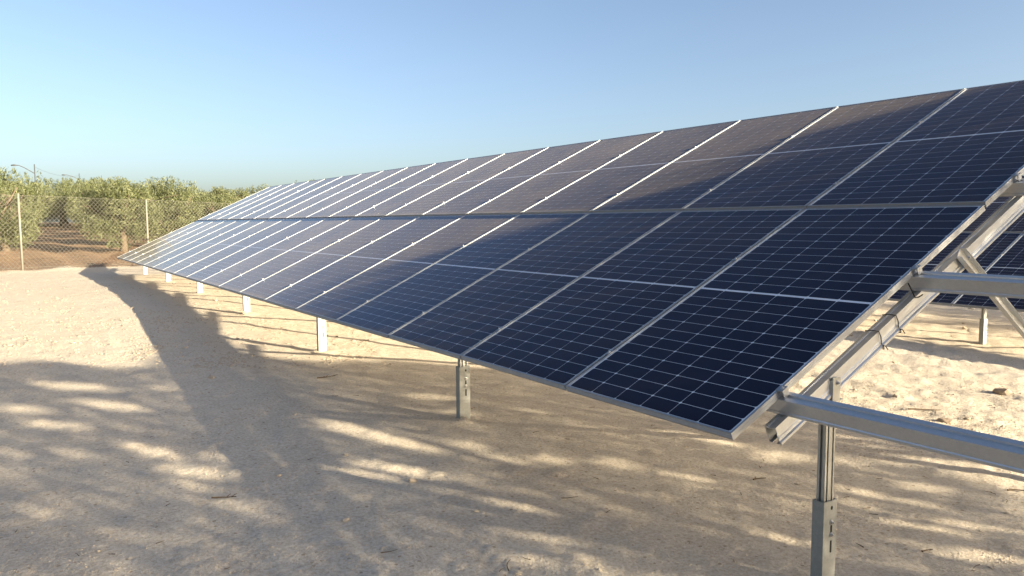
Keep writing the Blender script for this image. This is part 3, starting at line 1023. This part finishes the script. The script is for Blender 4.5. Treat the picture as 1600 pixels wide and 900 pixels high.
def street_lamp(px, dist, top, arm, label):
    q = bearing_point(px, dist)
    g = float(ground_base(q[0], q[1]))
    t = empty('street_lamp', (q[0], q[1], g))
    tag(t, label, 'street lamp')
    place('pole', MB().tube([(0, 0, -0.3), (0, 0, top * 0.5), (0, 0, top)], [0.09, 0.08, 0.06], 8).mesh('pole', M_LAMP, True), t)
    side = np.array([-math.cos(YAW - 0.55), math.sin(YAW - 0.55)])
    L, dz, z0 = arm
    e = side * L
    place('arm', MB().tube([(0, 0, z0), (e[0] * 0.55, e[1] * 0.55, z0 + dz * 0.72), (e[0] * 0.85, e[1] * 0.85, z0 + dz), (e[0], e[1], z0 + dz * 1.02)], [0.055, 0.05, 0.05, 0.045], 7).mesh('arm', M_LAMP, True), t)
    h = MB().tube([(e[0] * 0.97, e[1] * 0.97, z0 + dz), (e[0] * 1.1, e[1] * 1.1, z0 + dz * 1.02), (e[0] * 1.28, e[1] * 1.28, z0 + dz * 0.98)], [0.06, 0.12, 0.07], 8)
    place('lamp_head', h.mesh('lamp_head', M_LAMP, True), t)
    return np.array([q[0], q[1], g])


q1 = street_lamp(62.5, 118, 7.55, (2.0, 1.0, 6.35), 'grey pole with a curved lamp arm rising over the olive trees at the left')
q2 = street_lamp(131, 165, 9.3, (2.2, 0.75, 8.2), 'low lamp arm just showing above the treetops right of the taller pole')
w0, w1 = q1 + np.array([0, 0, 7.2]), q2 + np.array([0, 0, 8.9])
pts = [tuple(w0 + (w1 - w0) * t - np.array([0, 0, 1.2 * 4 * t * (1 - t) * 0.5])) for t in np.linspace(0, 1, 9)]
wr = place('overhead_wire', MB().tube([tuple(np.array(p) - w0) for p in pts], 0.014, 5).mesh('overhead_wire', M_LAMP), None, w0)
tag(wr, 'thin overhead wire strung between the two distant lamp poles', 'wire')

# ------------------------------------------------------------------ stones, clods, twigs and litter on the ground
def rock_mesh(seed, mat):
    r = np.random.default_rng(seed)
    import bmesh
    bm = bmesh.new()
    bmesh.ops.create_icosphere(bm, subdivisions=2, radius=1.0)
    ax = unit(r.normal(size=(9, 3)))
    for v in bm.verts:
        p = np.array(v.co)
        s = 1.0
        for a in ax:
            k = p @ a
            if k > 0.62: s = min(s, 0.62 / k + 0.02)
        v.co = Vector(p * (s * (1 + 0.06 * r.normal()))) * 1.15
        v.co.z *= 0.7
    m = bpy.data.meshes.new('stone')
    bm.to_mesh(m)
    bm.free()
    m.materials.append(mat)
    return m


ROCKS = [rock_mesh(i, M_STONE) for i in range(6)]
CLODS = [rock_mesh(20 + i, M_CLOD) for i in range(4)]
RED_CLOD = rock_mesh(33, mat_plain('reddish_clod', (0.31, 0.245, 0.185), 1.0, 0.3, 30, 0.6))


def put_stone(x, y, s, mesh, label, cat='stone', name='stone', group=None, sink=0.42):
    o = place(name, mesh, None, (x, y, gz(x, y) + s * (0.6 - sink)), (random.uniform(-.3, .3), random.uniform(-.3, .3), random.uniform(0, 6.28)),
              (s * random.uniform(.8, 1.3), s * random.uniform(.8, 1.2), s * random.uniform(.7, 1.1)))
    tag(o, label, cat, group)
    return o


for u, v, s, lab, kind in [(1477, 660, 0.055, 'grey brown clod lying just above the lower bare rail', 'clod'),
                           (1566, 617, 0.07, 'large reddish earth clod in the raked soil at the right edge', 'clod'),
                           (1238, 668, 0.03, 'small pale stone beneath the bare rail end', 'stone'),
                           (540, 713, 0.03, 'whitish stone in the shade, left of the big sunlit patch', 'stone'),
                           (540, 815, 0.035, 'rounded pale pebble low in the middle of the shaded ground', 'stone'),
                           (435, 746, 0.03, 'small grey stone right of a bright sun patch', 'stone'),
                           (645, 755, 0.05, 'brown clod at the end of the lower sunlit patch', 'clod'),
                           (330, 590, 0.05, 'pale clod where the array shadow meets the tree shade', 'clod'),
                           (383, 493, 0.07, 'pale yellow clod in front of a far post', 'clod'),
                           (207, 483, 0.05, 'whitish clod on the edge of the array shadow', 'clod'),
                           (940, 676, 0.028, 'pale stone in the sunlit streak below the panel edge', 'stone')]:
    p = img_ground(u, v)
    s *= 1.0 if u > 1400 else 0.62
    put_stone(p[0], p[1], s, RED_CLOD if 'reddish' in lab or 'grey brown' in lab else (CLODS if kind == 'clod' else ROCKS)[random.randrange(4)], lab, 'stone' if kind == 'stone' else 'earth clod', 'stone' if kind == 'stone' else 'earth_clod')
for i in range(70):
    u, v = random.uniform(-20, 1620), random.uniform(560, 930)
    if v < 700 and 560 < u < 1290: continue
    p = img_ground(u, v)
    s = random.choice([0.006, 0.008, 0.009, 0.011, 0.015])
    put_stone(p[0], p[1], s, ROCKS[random.randrange(6)], 'small loose stone lying on the shaded sandy ground', 'stone', 'stone', 'loose stones on the near ground')
for i in range(42):
    u, v = random.uniform(-20, 560), random.uniform(440, 560)
    p = img_ground(u, v)
    put_stone(p[0], p[1], random.uniform(0.012, 0.03), CLODS[random.randrange(4)], 'small earth clod lying on the sunlit ground left of the array', 'earth clod', 'earth_clod', 'loose clods on the sunlit ground')
for i in range(16):
    u, v = random.uniform(1320, 1620), random.uniform(500, 690)
    p = img_ground(u, v)
    put_stone(p[0], p[1], random.uniform(0.015, 0.04), CLODS[random.randrange(4)], 'small earth clod in the raked soil right of the array', 'earth clod', 'earth_clod', 'loose clods in the raked soil')


def twig_mesh(seed, L, r0, forks=1):
    r = random.Random(seed)
    pts = [Vector((L * (t - 0.5), L * 0.12 * math.sin(3 * t + seed) + r.uniform(-.01, .01) * L, r0 + 0.012 * L * r.random())) for t in np.linspace(0, 1, 6)]
    b = MB().tube(pts, [r0 * (1.1 - 0.14 * i) for i in range(6)], 5)
    for k in range(forks):
        i = r.randrange(1, 5)
        d = Vector((r.uniform(.1, .3) * L, r.choice([-1, 1]) * r.uniform(.1, .25) * L, 0.05 * L))
        b.tube([pts[i], pts[i] + d * 0.5 + Vector((0, 0, .01 * L)), pts[i] + d], [r0 * .7, r0 * .55, r0 * .35], 4)
    return b.mesh('twig', M_TWIG)


def put_twig(u, v, L, rot, lab, group=None, r0=0.0035, forks=1, seed=0):
    p = img_ground(u, v)
    o = place('twig', twig_mesh(seed, L, r0, forks), None, (p[0], p[1], gz(p[0], p[1]) + 0.004), (0, 0, rot))
    tag(o, lab, 'twig', group)


for i, (u, v, L, rot, r0, fk, lab) in enumerate([
        (797, 884, 0.13, 0.9, 0.003, 0, 'thin curved twig at the bottom centre of the picture'),
        (1187, 750, 0.10, -0.1, 0.005, 2, 'forked brown twig lying left of the near post'),
        (350, 780, 0.14, -0.2, 0.005, 3, 'forked dark twig below the lower left sun patch'),
        (510, 590, 0.22, 0.2, 0.006, 3, 'dry branching twig in the shade left of the second near post'),
        (890, 780, 0.11, -0.55, 0.003, 0, 'straight pale twig below the panel corner'),
        (1343, 853, 0.06, 1.0, 0.003, 0, 'short upright dark twig right of the near post foot'),
        (1448, 863, 0.06, -0.4, 0.005, 1, 'short thick dark twig at the lower right'),
        (1590, 768, 0.12, -0.6, 0.006, 1, 'dark twig at the right edge below the bare rail'),
        (1445, 641, 0.28, -0.5, 0.008, 0, 'long thin stick above the lower bare rail'),
        (608, 865, 0.09, 0.0, 0.003, 0, 'thin flat twig at the bottom, left of centre')]):
    put_twig(u, v, L, rot, lab, None, r0, fk, i)
for i in range(46):
    put_twig(random.uniform(0, 1600), random.uniform(590, 895), random.uniform(0.02, 0.07), random.uniform(0, 3.1), 'small broken twig lying on the near shaded ground', 'small twigs on the near ground', 0.0022, i % 2, 50 + i)


def litter(name, region, n, size, mat, seed, label):
    """crumbs nobody could count"""
    r = np.random.default_rng(seed)
    pts = []
    while len(pts) < n:
        u, v = r.uniform(region[0], region[2]), r.uniform(region[1], region[3])
        q = img_ground(u, v)[:2]
        if r.random() < 0.15 or float(fbm(q[0] * 1.7, q[1] * 1.7, 3, 131)) > 0.12: pts.append(q)
    pts = np.array(pts)
    Z = ground_z(pts[:, 0], pts[:, 1])
    V, Fq = [], []
    for (x, y), z in zip(pts, Z):
        s = r.uniform(*size)
        b = len(V)
        for k in range(5):
            a = 2 * math.pi * k / 5 + r.random()
            rr2 = s * r.uniform(.7, 1.2)
            V.append((x + rr2 * math.cos(a), y + rr2 * math.sin(a), z - s * 0.15))
        V.append((x + r.normal(0, s * .2), y + r.normal(0, s * .2), z + s * r.uniform(.5, .95)))
        Fq += [(b + k, b + (k + 1) % 5, b + 5) for k in range(5)]
    o = place(name, np_mesh(name, np.array(V), np.array(Fq), mat))
    tag(o, label, None, None, 'stuff')


litter('gravel', (-30, 560, 1630, 930), 7000, (0.0028, 0.0095), M_STONE, 1, 'fine gravel crumbs scattered over the shaded ground')
litter('soil_crumbs', (-30, 432, 620, 575), 4200, (0.006, 0.024), M_CLOD, 2, 'crumbs of dry soil scattered over the sunlit ground')
litter('raked_crumbs', (1290, 490, 1640, 720), 1800, (0.004, 0.013), M_CLOD, 3, 'crumbs of dry soil on the raked ground right of the array')
